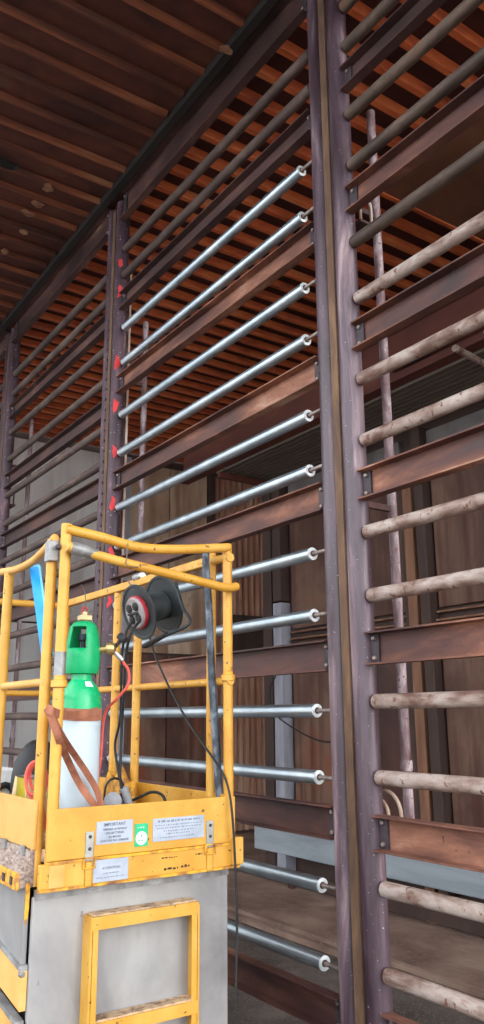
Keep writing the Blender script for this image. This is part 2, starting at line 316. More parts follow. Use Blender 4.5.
# low steel edging and its legs on the slab
ke = struct('trim_2', B((5.03, 5.06, -2, 8.2, .03, .13)), 'frame_dark', 'low steel edging standing on the slab before the trench')
for y in (6.55, 5.35, 4.15, 2.95): obj('leg', B((4.985, 5.03, y-.03, y+.03, 0, .12)), 'channel', ke)

# ------------------------------------------------------------------ roller frame
FX = 2.6
POSTS = [.085, 2.895, 5.705, 8.515, 11.325]
plab = ['purple double-pipe post, bare of marks, end post of the pale rusty rollers',
        'purple double-pipe post between the galvanized rollers and the pale rusty rollers',
        'dark purple double-pipe post with red paint marks, ends the galvanized rollers',
        'dark double-pipe post between two bays of dark brown rollers',
        'dark double-pipe post closest to the grey end wall']
for i, y in enumerate(POSTS):
    t = thing('double_pipe_post', plab[i], 'post', (FX, y, GZ), 'double-pipe posts of the roller frame')
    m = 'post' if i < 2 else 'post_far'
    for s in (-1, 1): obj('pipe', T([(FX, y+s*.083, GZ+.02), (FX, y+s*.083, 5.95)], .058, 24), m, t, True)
    obj('web_plate', B((FX-.052, FX-.040, y-.040, y+.012, GZ+.02, 5.9)), 'web', t)
    bp = obj('base_plate', B((FX-.12, FX+.12, y-.22, y+.22, GZ, GZ+.02), bev=.004), 'channel_dark', t)
    obj('base_gusset', B((FX-.066, FX-.058, y-.16, y+.16, GZ+.02, GZ+.13)), 'channel_dark', t)
    if i == 2:
        obj('packing_strip', B((FX+.075, FX+.095, y-.10, y+.0, .6, 5.3), bev=.003), 'strip', t)
        for z, h in ((2.43, .10), (2.80, .11), (3.20, .12), (3.63, .11), (4.02, .12), (4.40, .13), (5.05, .12), (5.32, .08)):
            bm = bmesh.new(); rings = []
            for jj in range(5):
                zz = z+.02+h*(jj/4-.5); row = []
                a0 = math.radians(random.uniform(-62, -40)); a1 = math.radians(random.uniform(-22, -2))
                if jj in (0, 4): a0, a1 = a0*.9-.05, a0*.9+.12
                for q in range(5):
                    a = a0+(a1-a0)*q/4
                    row.append(bm.verts.new((FX+.0595*math.sin(a), y-.083-.0595*math.cos(a), zz)))
                rings.append(row)
            for p, q in zip(rings, rings[1:]):
                for k in range(4): bm.faces.new((p[k], p[k+1], q[k+1], q[k]))
            obj('paint_mark', bm, 'redmark', t, True)
        # row of rivets on the far pipe
        bm = bmesh.new()
        for z in [1.9+.09*k for k in range(34)]:
            a = math.radians(-50); box(bm, FX+.06*math.sin(a)-.006, FX+.06*math.sin(a)+.006, y+.083-.06*math.cos(a)-.006, y+.083-.06*math.cos(a)+.006, z-.008, z+.008)
        obj('rivet_row', bm, 'cleat', t)['kind'] = 'stuff'

def channel(y0, y1, z, h, label, m='channel', group=None, off=0):
    t = thing('channel_beam', label, 'beam', (FX, (y0+y1)/2, z-h/2), group)
    x0 = FX-.046+off; x1 = FX+.012+off
    bm = bmesh.new()
    prism(bm, [(x0, z+h/2), (x1, z+h/2), (x1, z-h/2), (x0, z-h/2), (x0, z-h/2+.008), (x1-.008, z-h/2+.010), (x1-.008, z+h/2-.010), (x0, z+h/2-.008)], 1, y0, y1)
    obj('channel_web', bm, m, t)
    for yy, s in ((y0, 1), (y1, -1)):
        c = obj('end_cleat', B((x1-.02, x1-.008, min(yy, yy+s*.055), max(yy, yy+s*.055), z-h/2+.012, z+h/2-.012)), 'cleat', t)
        for zz in (-.3, .3):
            obj('bolt', L([(.011, 0), (.011, .010), (.006, .014)], (x1-.02, yy+s*.028, z+zz*h), (-1, 0, 0), 6), 'pin', c)
    return t
BA = [.32, 1.096, 1.894, 2.68, 3.47, 4.27, 5.04]
BB = [.305, 1.11, 1.88, 2.69, 3.40, 4.22, 4.975]
BC = [.30, 1.05, 1.82, 2.60, 3.42, 4.09, 4.90]
bays = [(POSTS[0]+.1415, POSTS[1]-.1415, BA, 'channel', 'between the pale rusty rollers'),
        (POSTS[1]+.1415, POSTS[2]-.1415, BB, 'channel', 'between the galvanized rollers'),
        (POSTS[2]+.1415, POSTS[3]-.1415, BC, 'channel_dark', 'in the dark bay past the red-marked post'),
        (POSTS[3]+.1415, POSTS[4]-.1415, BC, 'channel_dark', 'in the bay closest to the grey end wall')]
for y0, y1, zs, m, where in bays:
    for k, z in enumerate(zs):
        channel(y0, y1, z, .15, 'rusty steel channel beam, %s from the ground, %s' % (ORD[k], where), m if z < 4.6 else 'channel_dark', 'channel beams '+where)  # topmost beams switch to darker steel, roof shade put into the colour
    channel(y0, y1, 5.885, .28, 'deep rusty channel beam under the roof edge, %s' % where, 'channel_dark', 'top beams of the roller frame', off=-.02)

def make_roller(kind, length):
    e = bpy.data.objects.new('roller', None); COL.objects.link(e)
    if kind == 'galv':
        r = .0335; p = .130; p2 = .050
        obj('tube', T([(0, p, 0), (0, length-p2, 0)], r, 24), 'galv', e, True)
        for s, yy in ((1, p), (-1, length-p2)):
            c = obj('end_disc', L([(r*.985, 0), (r*.985, .004), (r*.55, .006), (r*.5, .002)], (0, yy-s*.0005, 0), (0, -s, 0), 24), 'galv_end', e, True)
            obj('bearing', L([(r*.46, 0), (r*.46, .006), (r*.3, .008)], (0, yy, 0), (0, -s, 0), 12), 'hole', c)
            obj('pin', T([(0, yy, 0), (0, -.002 if s > 0 else length, 0)], .011, 10), 'pin', e, True)
    else:
        r = .0335; p = .012
        obj('tube', T([(0, p, 0), (0, length-p, 0)], r, 20), {'pale': 'rroller', 'dark': 'droller', 'shaded': 'sroller'}[kind], e, True)
        for s, yy in ((1, p), (-1, length-p)):
            obj('end_washer', L([(.027, 0), (.030, .004), (.027, .010)], (0, yy, 0), (0, -s, 0), 14), 'hole', e)
            obj('pin', T([(0, yy, 0), (0, yy-s*.012, 0)], .014, 8), 'hole', e)
    return e
def place_rollers(kind, y0, y1, zs, labf, group, cat='roller'):
    src = make_roller(kind, y1-y0)
    for k, z in enumerate(zs):
        if k == 0: e = src
        else:
            e = src.copy(); COL.objects.link(e)
            for ch in src.children:
                c = ch.copy(); COL.objects.link(c); c.parent = e
                for g in ch.children:
                    d = g.copy(); COL.objects.link(d); d.parent = c
        e.location = (FX, y0, z+random.uniform(-.003, .003))
        e.rotation_euler = (random.uniform(-.0025, .0025), random.uniform(-3, 3), 0)
        tag(e, labf(k), cat, group)
ZA = [.533, .866, 1.329, 1.658, 2.133, 2.446, 2.919, 3.238, 3.691, 4.021, 4.491, 4.814, 5.271, 5.54]
ZB = [.489, .822, 1.303, 1.621, 2.09, 2.412, 2.865, 3.181, 3.628, 3.951, 4.416, 4.725]
ZC = [.49, .82, 1.28, 1.60, 2.06, 2.38, 2.84, 3.20, 3.62, 3.93, 4.36, 4.66, 5.13, 5.37]
g0, g1 = POSTS[1]+.1415, POSTS[2]-.1415
place_rollers('pale', bays[0][0], bays[0][1], ZA[:9], lambda k: 'pale rust-stained steel roller, %s from the ground in its bay' % ORD[k], 'pale rusty rollers')
place_rollers('shaded', bays[0][0], bays[0][1], ZA[9:], lambda k: 'shade-darkened brown roller above the pale rusty ones, %s of its set' % ORD[k], 'shade-darkened rollers above the pale ones')
place_rollers('galv', g0, g1, ZB, lambda k: 'shiny galvanized steel roller, %s of the galvanized set from the ground' % ORD[k], 'galvanized rollers')
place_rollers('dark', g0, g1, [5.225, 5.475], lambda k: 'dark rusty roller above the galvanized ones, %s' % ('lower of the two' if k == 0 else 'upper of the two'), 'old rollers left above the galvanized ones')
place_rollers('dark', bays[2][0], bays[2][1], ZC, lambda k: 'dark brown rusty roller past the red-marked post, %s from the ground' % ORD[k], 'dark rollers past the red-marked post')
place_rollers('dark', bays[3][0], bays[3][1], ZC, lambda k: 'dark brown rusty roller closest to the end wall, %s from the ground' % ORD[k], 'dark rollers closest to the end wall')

# thin flaking pipes just behind each double post
rl = ['behind the post that ends the pale rusty rollers', 'behind the post where galvanized and pale rollers meet', 'behind the red-marked post', 'behind the post between the dark bays', 'behind the post closest to the end wall']
for i, y in enumerate(POSTS):
    yy = y-.065 if i < 2 else y-.05
    t = thing('riser_pipe', 'thin flaking upright pipe %s' % rl[i], 'pipe', (2.86, yy, .98), 'riser pipes behind the posts')
    obj('pipe', T([(2.86, yy, .98), (2.86, yy, 5.02 if i == 1 else 4.9)], .0245, 16), 'riser', t, True)
    obj('coupling', L([(.027, 0), (.030, .008), (.030, .04), (.027, .048)], (2.86, yy, 1.34), (0, 0, 1), 16), 'riser', t, True)
    for z in (1.02, 2.6, 4.3):
        obj('stand_off', B((FX+(.097 if i == 2 else .0585), 2.84, yy-.012, yy+.012, z, z+.03)), 'channel_dark', t)
for i, (y, z) in enumerate(((2.93, 4.26), (2.94, 1.13), (5.95, 4.0), (8.76, 3.98))):
    t = thing('bent_pipe_coil', ['pair of bent pipe loops below the roof behind the meeting post', 'pair of bent pipe loops low down behind the meeting post', 'bent pipe loops behind the red-marked post', 'bent pipe loops behind the post between the dark bays'][i], 'pipe coil', (2.76, y, z), 'bent pipe loops behind the posts')
    for d in (0, .035):
        pts = [(2.70+d*1.3, y-.08+(.06+d)*math.cos(a)*-1, z+.02+(.07+d)*math.sin(a)) for a in [math.radians(q) for q in range(0, 181, 15)]]
        obj('loop', T([(pts[0][0], pts[0][1], z-.08)]+pts+[(pts[-1][0], pts[-1][1], z-.08)], .009, 8), 'strip' if i < 2 else 'channel_dark', t, True)
    obj('pipe_clip', B((2.66, 2.77, y-.18, y+.02, z-.085, z-.07)), 'channel_dark', t)

# ------------------------------------------------------------------ scissor lift
LX0, LX1, LY0, LY1 = 1.08, 1.865, 2.80, 4.66
DZ = 1.15
lift = thing('scissor_lift', 'yellow scissor lift with guard rails and grey front panel, deck lowered', 'lift', ((LX0+LX1)/2, (LY0+LY1)/2, GZ))
def LP(name, bm, m, parent=None, smooth=False): return obj(name, bm, m, parent or lift, smooth)
dk = LP('deck', B((LX0+.02, LX1-.005, LY0+.02, LY1, DZ-.04, DZ)), 'tread')
# front toe boards
gate = LP('gate_plate', B((1.090, 1.862, LY0-.006, LY0+.006, 1.118, 1.287), bev=.003), 'yel')
LP('gate_plate_edge', B((1.090, 1.862, LY0-.008, LY0+.004, 1.108, 1.117)), 'yel_rust')
sk = LP('front_skirt', B((1.068, 1.885, LY0-.004, LY0+.02, 1.030, 1.110), bev=.004), 'yel')
LP('skirt_corner', B((1.845, 1.892, LY0-.02, LY0+.03, 1.035, 1.135), bev=.004), 'yel', sk)
LP('skirt_patch', B((1.10, 1.155, LY0-.006, LY0, 1.034, 1.105)), 'yel_tan', sk)
LP('skirt_edge', B((1.068, 1.885, LY0-.006, LY0+.02, 1.022, 1.031)), 'yel_rust', sk)
# side and far toe boards
LP('toe_board', B((1.066, 1.078, 2.87, LY1, 1.150, 1.312), bev=.003), 'yel_tan')
LP('toe_board', B((LX1-.012, LX1, 2.86, LY1, DZ, 1.29), bev=.003), 'yel')
LP('toe_board', B((1.07, LX1, LY1-.012, LY1, DZ, 1.30), bev=.003), 'yel_tan')
# worn sliding-deck edge on the near side
LP('deck_step', PR([(1.078, 1.150), (1.062, 1.146), (1.060, 1.118), (1.046, 1.112), (1.044, 1.082), (1.026, 1.074), (1.026, 1.03), (1.078, 1.03)], 1, 2.875, LY1), 'deckgrit')
de = LP('deck_edge', B((1.018, 1.028, 2.875, LY1, 1.022, 1.078), bev=.003), 'yel_rust')
for y in (2.92, 3.0, 3.09, 3.18, 3.27, 3.38, 3.52):
    LP('edge_notch', B((1.014, 1.0185, y, y+.022, 1.036, 1.062)), 'cleat', de)
LP('deck_bracket', PR([(2.862, 1.045), (2.874, 1.045), (2.874, .93), (2.866, .96)], 0, 1.050, 1.062), 'yel_rust')
for y in (2.93, 3.13, 3.4):
    LP('deck_hinge', B((1.052, 1.062, y, y+.03, 1.125, 1.158), bev=.002), 'steelstrip')
# posts: (x, y, z0, z1, material)
def pole(x, y, z0, z1, dx=0, dy=0, r=.0205, m='yel'):
    return LP('guard_post', T([(x, y, z0), (x+dx, y+dy, z1)], r, 16), m, None, True)
pole(1.088, 2.892, 1.03, 2.262); pb = pole(1.116, 2.828, 1.03, 2.312)
pole(1.848, 2.955, 1.15, 2.30); pd = pole(1.852, 2.825, 1.06, 2.316, -.005)
pole(1.848, 3.655, 1.15, 2.24); pole(1.848, 3.90, 1.15, 2.24); pole(1.848, 4.62, 1.15, 2.27)
pole(1.082, 3.375, 1.16, 2.20); pole(1.082, 3.43, 1.16, 1.86); pole(1.082, 4.62, 1.16, 2.24)
LP('bare_patch', L([(.0212, 0), (.0216, .03), (.0212, .085)], (1.116, 2.828, 1.745), (0, 0, 1), 16), 'steelstrip', pb, True)
LP('bare_patch', L([(.0209, 0), (.0213, .02), (.0209, .05)], (1.850, 2.825, 1.745), (0, 0, 1), 16), 'yel_rust', pd, True)
for (x, y, z) in ((1.116, 2.828, 1.70), (1.850, 2.825, 1.735)):
    LP('rail_collar', L([(.022, 0), (.030, .004), (.030, .026), (.022, .030)], (x, y, z), (0, 0, 1), 16), 'yel', None, True)
# top rails
LP('top_rail', T(smooth_pts([(1.108, 2.815, 2.290), (1.25, 2.81, 2.274), (1.42, 2.81, 2.252), (1.60, 2.81, 2.264), (1.848, 2.815, 2.300)]), .0195, 14), 'yel', None, True)
dr = LP('drop_bar', T(smooth_pts([(1.10, 2.775, 2.215), (1.30, 2.770, 2.180), (1.60, 2.770, 2.142), (1.80, 2.775, 2.118), (1.868, 2.785, 2.128)]), .0185, 14), 'yel', None, True)
LP('bar_wrap', L([(.020, 0), (.026, .02), (.023, .07), (.0195, .11)], (1.115, 2.775, 2.213), (.97, 0, -.16), 14), 'steelstrip', dr, True)
LP('bar_hook', T([(1.116+.032*math.cos(a), 2.82+.040*math.sin(a), 2.222) for a in [math.radians(q) for q in range(-90, 200, 25)]], .009, 8), 'cleat', dr, True)
LP('bar_end_loop', T([(1.850+.030*math.cos(a), 2.82+.034*math.sin(a), 2.128) for a in [math.radians(q) for q in range(-120, 120, 20)]], .009, 8), 'yel_rust', dr, True)
sr = LP('side_top_rail', T(smooth_pts([(1.085, 2.86, 2.262), (1.083, 2.98, 2.226), (1.082, 3.12, 2.204), (1.082, 3.30, 2.204), (1.082, 3.55, 2.225), (1.082, 4.1, 2.24), (1.082, 4.62, 2.24)]), .0165, 12), 'yel_tan', None, True)
LP('rail_bracket', B((1.06, 1.10, 2.85, 2.90, 2.17, 2.25), bev=.004), 'steelstrip')
LP('side_top_rail', B((1.832, 1.866, 3.0, 4.62, 2.245, 2.285), bev=.006), 'yel')
LP('side_rail_link', T([(1.848, 2.80, 2.255), (1.848, 3.05, 2.268)], .019, 12), 'yel', None, True)
LP('rear_top_rail', T([(1.085, 4.62, 2.25), (1.85, 4.62, 2.25)], .0195, 12), 'yel', None, True)
LP('mid_rail', T([(1.083, 2.875, 1.722), (1.083, 4.62, 1.722)], .0155, 12), 'yel_tan', None, True)
LP('mid_rail', T([(1.848, 2.80, 1.737), (1.848, 4.62, 1.737)], .0165, 12), 'yel', None, True)
LP('rear_mid_rail', T([(1.085, 4.62, 1.73), (1.85, 4.62, 1.73)], .0165, 12), 'yel', None, True)
# latches
for x in (1.243, 1.742):
    la = LP('latch_plate', B((x-.016, x+.016, LY0-.012, LY0-.006, 1.108, 1.205), bev=.003), 'zinc')
    for z in (1.188, 1.148): LP('rivet', L([(.006, 0), (.006, .003), (.003, .005)], (x, LY0-.012, z), (0, -1, 0), 10), 'cleat', la)
    lt = LP('latch_tongue', B((x-.013, x+.013, LY0-.012, LY0-.004, 1.024, 1.105), bev=.005), 'yel')
    lo = [(x-.021, LY0-.014, 1.118), (x+.021, LY0-.014, 1.118), (x+.021, LY0-.014, 1.086), (x-.021, LY0-.014, 1.086), (x-.021, LY0-.014, 1.118)]
    LP('latch_loop', T(lo, .0035, 8), 'yel_rust', lt)
# notices
def text(name, s, size, x, z, y, m, parent, shx=1.0):
    c = bpy.data.curves.new(name, 'FONT'); c.body = s; c.size = size; c.align_x = 'CENTER'; c.align_y = 'CENTER'; c.extrude = .0003
    c.offset = size*.012
    o = bpy.data.objects.new(name, c); COL.objects.link(o)
    bpy.context.view_layer.update()
    me = bpy.data.meshes.new_from_object(o.evaluated_get(bpy.context.evaluated_depsgraph_get()))
    bpy.data.objects.remove(o); bpy.data.curves.remove(c)
    me.transform(Matrix.Translation((x, y, z)) @ Matrix.Rotation(math.pi/2, 4, 'X') @ Matrix.Scale(shx, 4, (1, 0, 0)))
    me.materials.clear(); me.materials.append(M[m])
    o = bpy.data.objects.new(name, me); COL.objects.link(o); attach(o, parent); return o
def scrawl(name, rows, m, parent, y):    # unreadable faded print
    bm = bmesh.new()
    for (x0, x1, z, h) in rows:
        x = x0
        while x < x1:
            wd = random.uniform(.004, .013)*h/.006
            e = min(x+wd, x1); box(bm, x, e, y-.0006, y+.0002, z-h*random.uniform(.25, .5), z+h*random.uniform(.25, .5)); x = e+random.uniform(.003, .006)
    return obj(name, bm, m, parent)
YN = LY0-.0085
p1 = LP('notice_plate', B((1.268, 1.411, YN, YN+.002, 1.158, 1.234)), 'plaque', gate); p1['label'] = 'pale metal notice headed IMPORTANT'
for s, sz, z in (('IMPORTANT', .0155, 1.222), ('VERIFIER LE NIVEAU', .0105, 1.206), ('DES BATTERIES', .0105, 1.193), ('AU MOINS', .0105, 1.180), ('UNE FOIS PAR SEMAINE', .0105, 1.168)):
    o = text('lettering', s, sz, 1.3395, z, YN-.0005, 'ink', lift); o.parent = gate; o.matrix_parent_inverse = Matrix.Identity(4)
p2 = LP('notice_plate', B((1.494, 1.716, YN, YN+.002, 1.148, 1.228)), 'plaque', gate)
scrawl('worn_print', [(1.515, 1.695, 1.217, .009), (1.505, 1.705, 1.203, .005), (1.51, 1.70, 1.193, .005), (1.54, 1.67, 1.182, .005), (1.55, 1.655, 1.172, .005), (1.525, 1.675, 1.160, .005)], 'inkpale', gate, YN)
p3 = LP('notice_plate', B((1.262, 1.397, LY0-.0075, LY0-.004, 1.034, 1.107)), 'plaque', sk)
o = text('lettering', 'ATTENTION', .0125, 1.330, 1.078, LY0-.0085, 'inkpale', lift); o.parent = sk; o.matrix_parent_inverse = Matrix.Identity(4)
scrawl('worn_print', [(1.30, 1.36, 1.061, .005), (1.275, 1.385, 1.048, .005)], 'inkpale', sk, LY0-.0075)
p4 = LP('round_sticker', B((1.420, 1.474, YN, YN+.002, 1.138, 1.216)), 'green', gate); p4['label'] = 'green sticker with white disc'
o = obj('sticker_disc', L([(.023, 0), (.023, .0006)], (1.447, YN, 1.166), (0, -1, 0), 24), 'white', gate)
scrawl('worn_print', [(1.434, 1.460, 1.158, .006), (1.443, 1.451, 1.174, .010)], 'green', gate, YN-.0008)
scrawl('worn_print', [(1.432, 1.462, 1.203, .004)], 'white', gate, YN-.0002)
scrawl('scratched_print', [(1.535, 1.60, 1.088, .005), (1.68, 1.71, 1.088, .006)], 'inkblk', sk, LY0-.004)
scrawl('marker_writing', [(1.545, 1.605, 1.049, .009), (1.618, 1.655, 1.052, .010)], 'inkblk', sk, LY0-.004)
# chassis: grey front cover, strip, ladder, sides, wheels
LP('front_cover', B((1.070, 1.862, 2.85, 2.87, .08, 1.0), bev=.004), 'liftgrey')
LP('cover_strip', B((1.075, 1.86, 2.842, 2.86, .992, 1.024)), 'steelstrip')
LP('cover_side', B((1.850, 1.862, 2.87, 4.6, .10, 1.02)), 'liftgrey')
def slant(x0, x1, za, zb, rise=.13, y0=2.862, y1=4.58):     # a bar along the side, rising towards the back
    bm = bmesh.new()
    vv = [bm.verts.new((x, y, z+rise*(y-y0))) for x in (x0, x1) for y in (y0, y1) for z in (za, zb)]
    for f in ((0, 1, 3, 2), (4, 6, 7, 5), (0, 4, 5, 1), (2, 3, 7, 6), (0, 2, 6, 4), (1, 5, 7, 3)): bm.faces.new([vv[k] for k in f])
    return bm
LP('side_cover', B((1.050, 1.066, 2.878, 4.6, .72, 1.03)), 'liftgrey')
LP('side_cover_edge', PR([(2.876, 1.03), (2.885, 1.03), (2.885, .74), (2.881, .74)], 0, 1.052, 1.060), 'yel_rust')
for z0, z1, x in ((.655, .775, 1.046), (.45, .61, 1.042), (.20, .40, 1.038)):
    LP('scissor_arm', slant(x, x+.022, z0, z1), 'yel_tan')
    LP('arm_edge', slant(x-.006, x+.022, z1, z1+.016), 'steelstrip')
LP('side_bolt', L([(.012, 0), (.012, .012), (.007, .016)], (1.052, 2.876, .765), (0, -1, 0), 10), 'steelstrip', None)
LP('chassis_box', B((1.09, 1.845, 2.88, 4.58, .10, .95)), 'cleat')
for y in (3.1, 4.35):
    for x0, x1 in ((1.0, 1.1), (1.76, 1.86)):
        LP('wheel', L([(.10, 0), (.13, .01), (.15, .03), (.15, .07), (.13, .09), (.10, .10)], (x0, y, GZ+.15), (1, 0, 0), 24), 'tyre', None, True)
ld = LP('ladder', B((1.256, 1.266, 2.785, 2.85, .10, .925), (1.264, 1.286, 2.785, 2.792, .10, .925), (1.684, 1.694, 2.785, 2.85, .10, .915), (1.662, 1.686, 2.785, 2.792, .10, .915)), 'yel')
for z in (.925, .595, .290):
    LP('rung', B((1.262, 1.688, 2.786, 2.848, z-.010, z), (1.262, 1.688, 2.783, 2.792, z-.042, z)), 'yel', ld)
    LP('rung_grip', B((1.270, 1.682, 2.790, 2.846, z, z+.006)), 'tread', ld)

# ------------------------------------------------------------------ things in the basket
# gas cylinder
cx, cy, R = 1.312, 3.085, .083
gc = thing('gas_cylinder', 'white gas cylinder with green shoulder and green plastic guard', 'gas cylinder', (cx, cy, DZ))
obj('body', L([(.070, DZ), (.080, DZ+.01), (R, DZ+.03), (R, 1.615)], (cx, cy, 0), (0, 0, 1), 32), 'cyl_white', gc, True)
obj('shoulder', L([(R, 1.615), (R, 1.655), (.079, 1.685), (.066, 1.712), (.050, 1.732), (.041, 1.742), (.041, 1.775)], (cx, cy, 0), (0, 0, 1), 32), 'cyl_green', gc, True)
pr = []
for r_, z_ in ((.050, 1.763), (.068, 1.767), (.074, 1.790), (.076, 1.83), (.075, 1.865), (.071, 1.895), (.066, 1.925), (.058, 1.955), (.044, 1.972), (.028, 1.978)): pr.append((r_*.94, z_))
va = math.atan2(-cy, -cx)
def win(i, k):
    a = (k+.5)/32*2*math.pi
    for c0 in (va-.35, va-.35+math.pi):
        d = (a-c0+math.pi) % (2*math.pi)-math.pi
        if abs(d) < .62 and 4 <= i <= 6: return True
    return False
bm = bmesh.new(); lathe(bm, pr, (cx, cy, 0), (0, 0, 1), 32, skip=win)
g = obj('guard', bm, 'cyl_guard', gc, True)
sm = g.modifiers.new('thick', 'SOLIDIFY'); sm.thickness = .008; sm.offset = -1
obj('valve', L([(.016, 1.77), (.016, 1.85), (.010, 1.86), (.010, 1.90), (.022, 1.90), (.022, 1.925)], (cx, cy, 0), (0, 0, 1), 12), 'dgrey', gc, True)
obj('valve_cap', B((cx-.022, cx+.028, cy-.02, cy+.02, 1.982, 2.002), (cx-.008, cx+.010, cy-.01, cy+.01, 1.975, 2.018), bev=.003), 'tanbox', gc)
obj('lift_eye', T([(cx+.0+.012*math.cos(a), cy, 2.022+.014*math.sin(a)) for a in [i*math.pi/6 for i in range(12)]], .003, 6), 'redmark', gc, True)
st = obj('label_sticker', L([(.0505, 1.7345), (.0672, 1.7135)], (cx, cy, 0), (0, 0, 1), 48, skip=lambda i, k: not abs(((k+.5)/48*2*math.pi-(va+.55)+math.pi) % (2*math.pi)-math.pi) < .30), 'white', gc)
rg = obj('regulator', L([(.014, 0), (.014, .03), (.026, .032), (.028, .05), (.020, .062), (.012, .064)], (cx+.060, cy-.035, 1.862), (.75, -.6, .1), 16), 'brass', gc, True)
obj('regulator_knob', L([(.008, 0), (.008, .03), (.022, .032), (.024, .05), (.018, .06)], (cx+.115, cy-.06, 1.875), (.55, -.3, .78), 14), 'rubber', rg, True)
obj('regulator_nut', L([(.010, 0), (.010, .03), (.007, .045)], (cx+.115, cy-.065, 1.85), (.55, -.45, -.7), 8), 'steel', rg, True)
hs = [(cx+.14, cy-.085, 1.815), (cx+.165, cy-.09, 1.775), (cx+.165, cy-.085, 1.72), (cx+.135, cy-.045, 1.665), (cx+.12, cy+.03, 1.60), (cx+.12, cy+.06, 1.40), (cx+.12, cy+.14, DZ+.02), (cx+.10, cy+.26, DZ+.01)]
tag(obj('gas_hose', T(smooth_pts(hs), .006, 8), 'redhose', None, True), 'red rubber hose looping down from the cylinder regulator', 'hose')
# strap
sp = thing('ratchet_strap', 'orange-brown webbing strap tying the gas cylinder to the guard posts', 'strap', (cx, cy, 1.58))
bm = bmesh.new()
ring = [(cx+.0845*math.cos(a), cy+.0845*math.sin(a), 1.612+.008*math.sin(a*1)) for a in [i*2*math.pi/40 for i in range(41)]]
tube(bm, ring, 0, flat=(.046, .003, (0, 0, 1)))
obj('band', bm, 'strap', sp)
def ribbon(name, px, wd=.026, side=(.9, -.35, .3)):
    pts = [at(x, y, 1, yy) for x, y, yy in px]
    return obj(name, T(smooth_pts(pts), 0, flat=(wd, .003, side)), 'strap', sp)
ribbon('band', [(46, 708, 2.772), (56, 713, 2.774), (66, 715, 2.90), (80, 715, 2.985), (98, 711, 3.0)], .030, (.1, 0, 1))
ribbon('loose_end', [(47, 708, 2.772), (53, 722, 2.772), (60, 742, 2.80), (70, 765, 2.93), (79, 783, 2.955), (89, 798, 2.93), (100, 812, 2.93)], .026)
ribbon('loose_end', [(50, 712, 2.768), (62, 736, 2.80), (76, 757, 2.93), (88, 775, 2.955), (97, 791, 2.95), (103, 812, 2.94)], .024)

# cable reel hung from the far side rail
ax = Vector((.92, .10, .30)).normalized()
fc = at(139, 612, 0, 1.665)
rl_ = thing('cable_reel', 'black cable reel with red-ringed socket plate hanging from the rail', 'cable reel', tuple(fc))
def disc(name, c, r):
    return obj(name, L([(r, -.003), (r+.002, 0), (r, .004), (r*.93, .0045), (r*.90, .001), (.03, .001)], c, -ax, 40), 'reel', rl_, True)
disc('front_flange', fc, .128); bk = fc+ax*.145; disc('back_flange', bk, .138)
obj('drum', L([(.066, 0), (.066, .14)], fc, ax, 28), 'reel', rl_, True)
obj('hub_boss', L([(.045, 0), (.05, .02), (.03, .05)], bk, ax, 20), 'dgrey', rl_, True)
sp_ = obj('socket_plate', L([(.072, 0), (.072, .022), (.066, .028)], fc, -ax, 32), 'hub', rl_, True)
obj('red_ring', L([(.0735, 0), (.077, .002), (.077, .016), (.0735, .018)], fc, -ax, 32), 'red', sp_, True)
e1 = ax.cross(Vector((0, 0, 1))).normalized(); e2 = ax.cross(e1)
for q in (40, 130, 220, 310):
    c = fc-ax*.027+(e1*math.cos(math.radians(q))+e2*math.sin(math.radians(q)))*.038
    obj('socket', L([(.020, 0), (.020, .006), (.016, .008)], c, -ax, 14), 'rubber', sp_, True)
obj('reel_handle', T([fc-ax*.027-e1*.02+e2*.01, fc-ax*.05-e1*.012, fc-ax*.05+e1*.02, fc-ax*.027+e1*.03], .006, 8), 'rubber', rl_, True)
fr = [at(176, 583, 0, 1.82), at(180, 598, 0, 1.80), at(184, 610, 0, 1.78), at(190, 620, 0, 1.76), at(185, 627, 0, 1.74), at(165, 636, 0, 1.72), at(146, 647, 0, 1.70)]
obj('stand_tube', T(smooth_pts(fr, 4), .0075, 8), 'reel', rl_, True)
obj('stand_foot', T([at(166, 634, 0, 1.70), at(144, 646, 0, 1.68)], .012, 8), 'rubber', rl_, True)
hk = thing('rail_clip', 'steel spring clip on the rail above the cable reel', 'clip', (1.85, 3.66, 2.27))
obj('clip_body', L([(.018, 0), (.022, .01), (.022, .085), (.016, .09)], (1.845, 3.70, 2.292), (0, -1, .02), 12), 'steel', hk, True)
obj('clip_hook', T(smooth_pts([(1.83, 3.70, 2.30), (1.80, 3.68, 2.27), (1.80, 3.62, 2.23), (1.81, 3.58, 2.20)]), .004, 6), 'wire', hk, True)
# cables and hoses
def cable(name, px, r, m, label, cat='cable'):
    pts = []
    for q in px:
        pts.append(at(q[0], q[1], q[2], q[3]) if len(q) == 4 else Vector(q))
    return tag(obj(name, T(smooth_pts(pts, 6), r, 8), m, None, True), label, cat)
cable('power_cable', [(133, 621, 0, 1.60), (126, 632, 0, 1.56), (122, 655, 0, 1.56), (121, 690, 0, 1.58), (120, 720, 0, 1.60), (115, 745, 0, 1.60), (118, 770, 0, 1.60), (121, 795, 0, 1.58), (1.60, 3.40, DZ+.012), (1.55, 3.3, DZ+.012)], .0055, 'rubber', 'thinner black cable dropping from the reel socket to the deck')
cable('power_cable', [(139, 622, 0, 1.60), (131, 633, 0, 1.55), (126, 655, 0, 1.55), (124, 690, 0, 1.56), (122, 720, 0, 1.58), (121, 750, 0, 1.58), (120, 775, 0, 1.57), (122, 797, 0, 1.55), (1.64, 3.42, DZ+.012), (1.74, 3.40, DZ+.012)], .0065, 'rubber', 'thicker grey-black cable dropping from the reel socket to the deck')
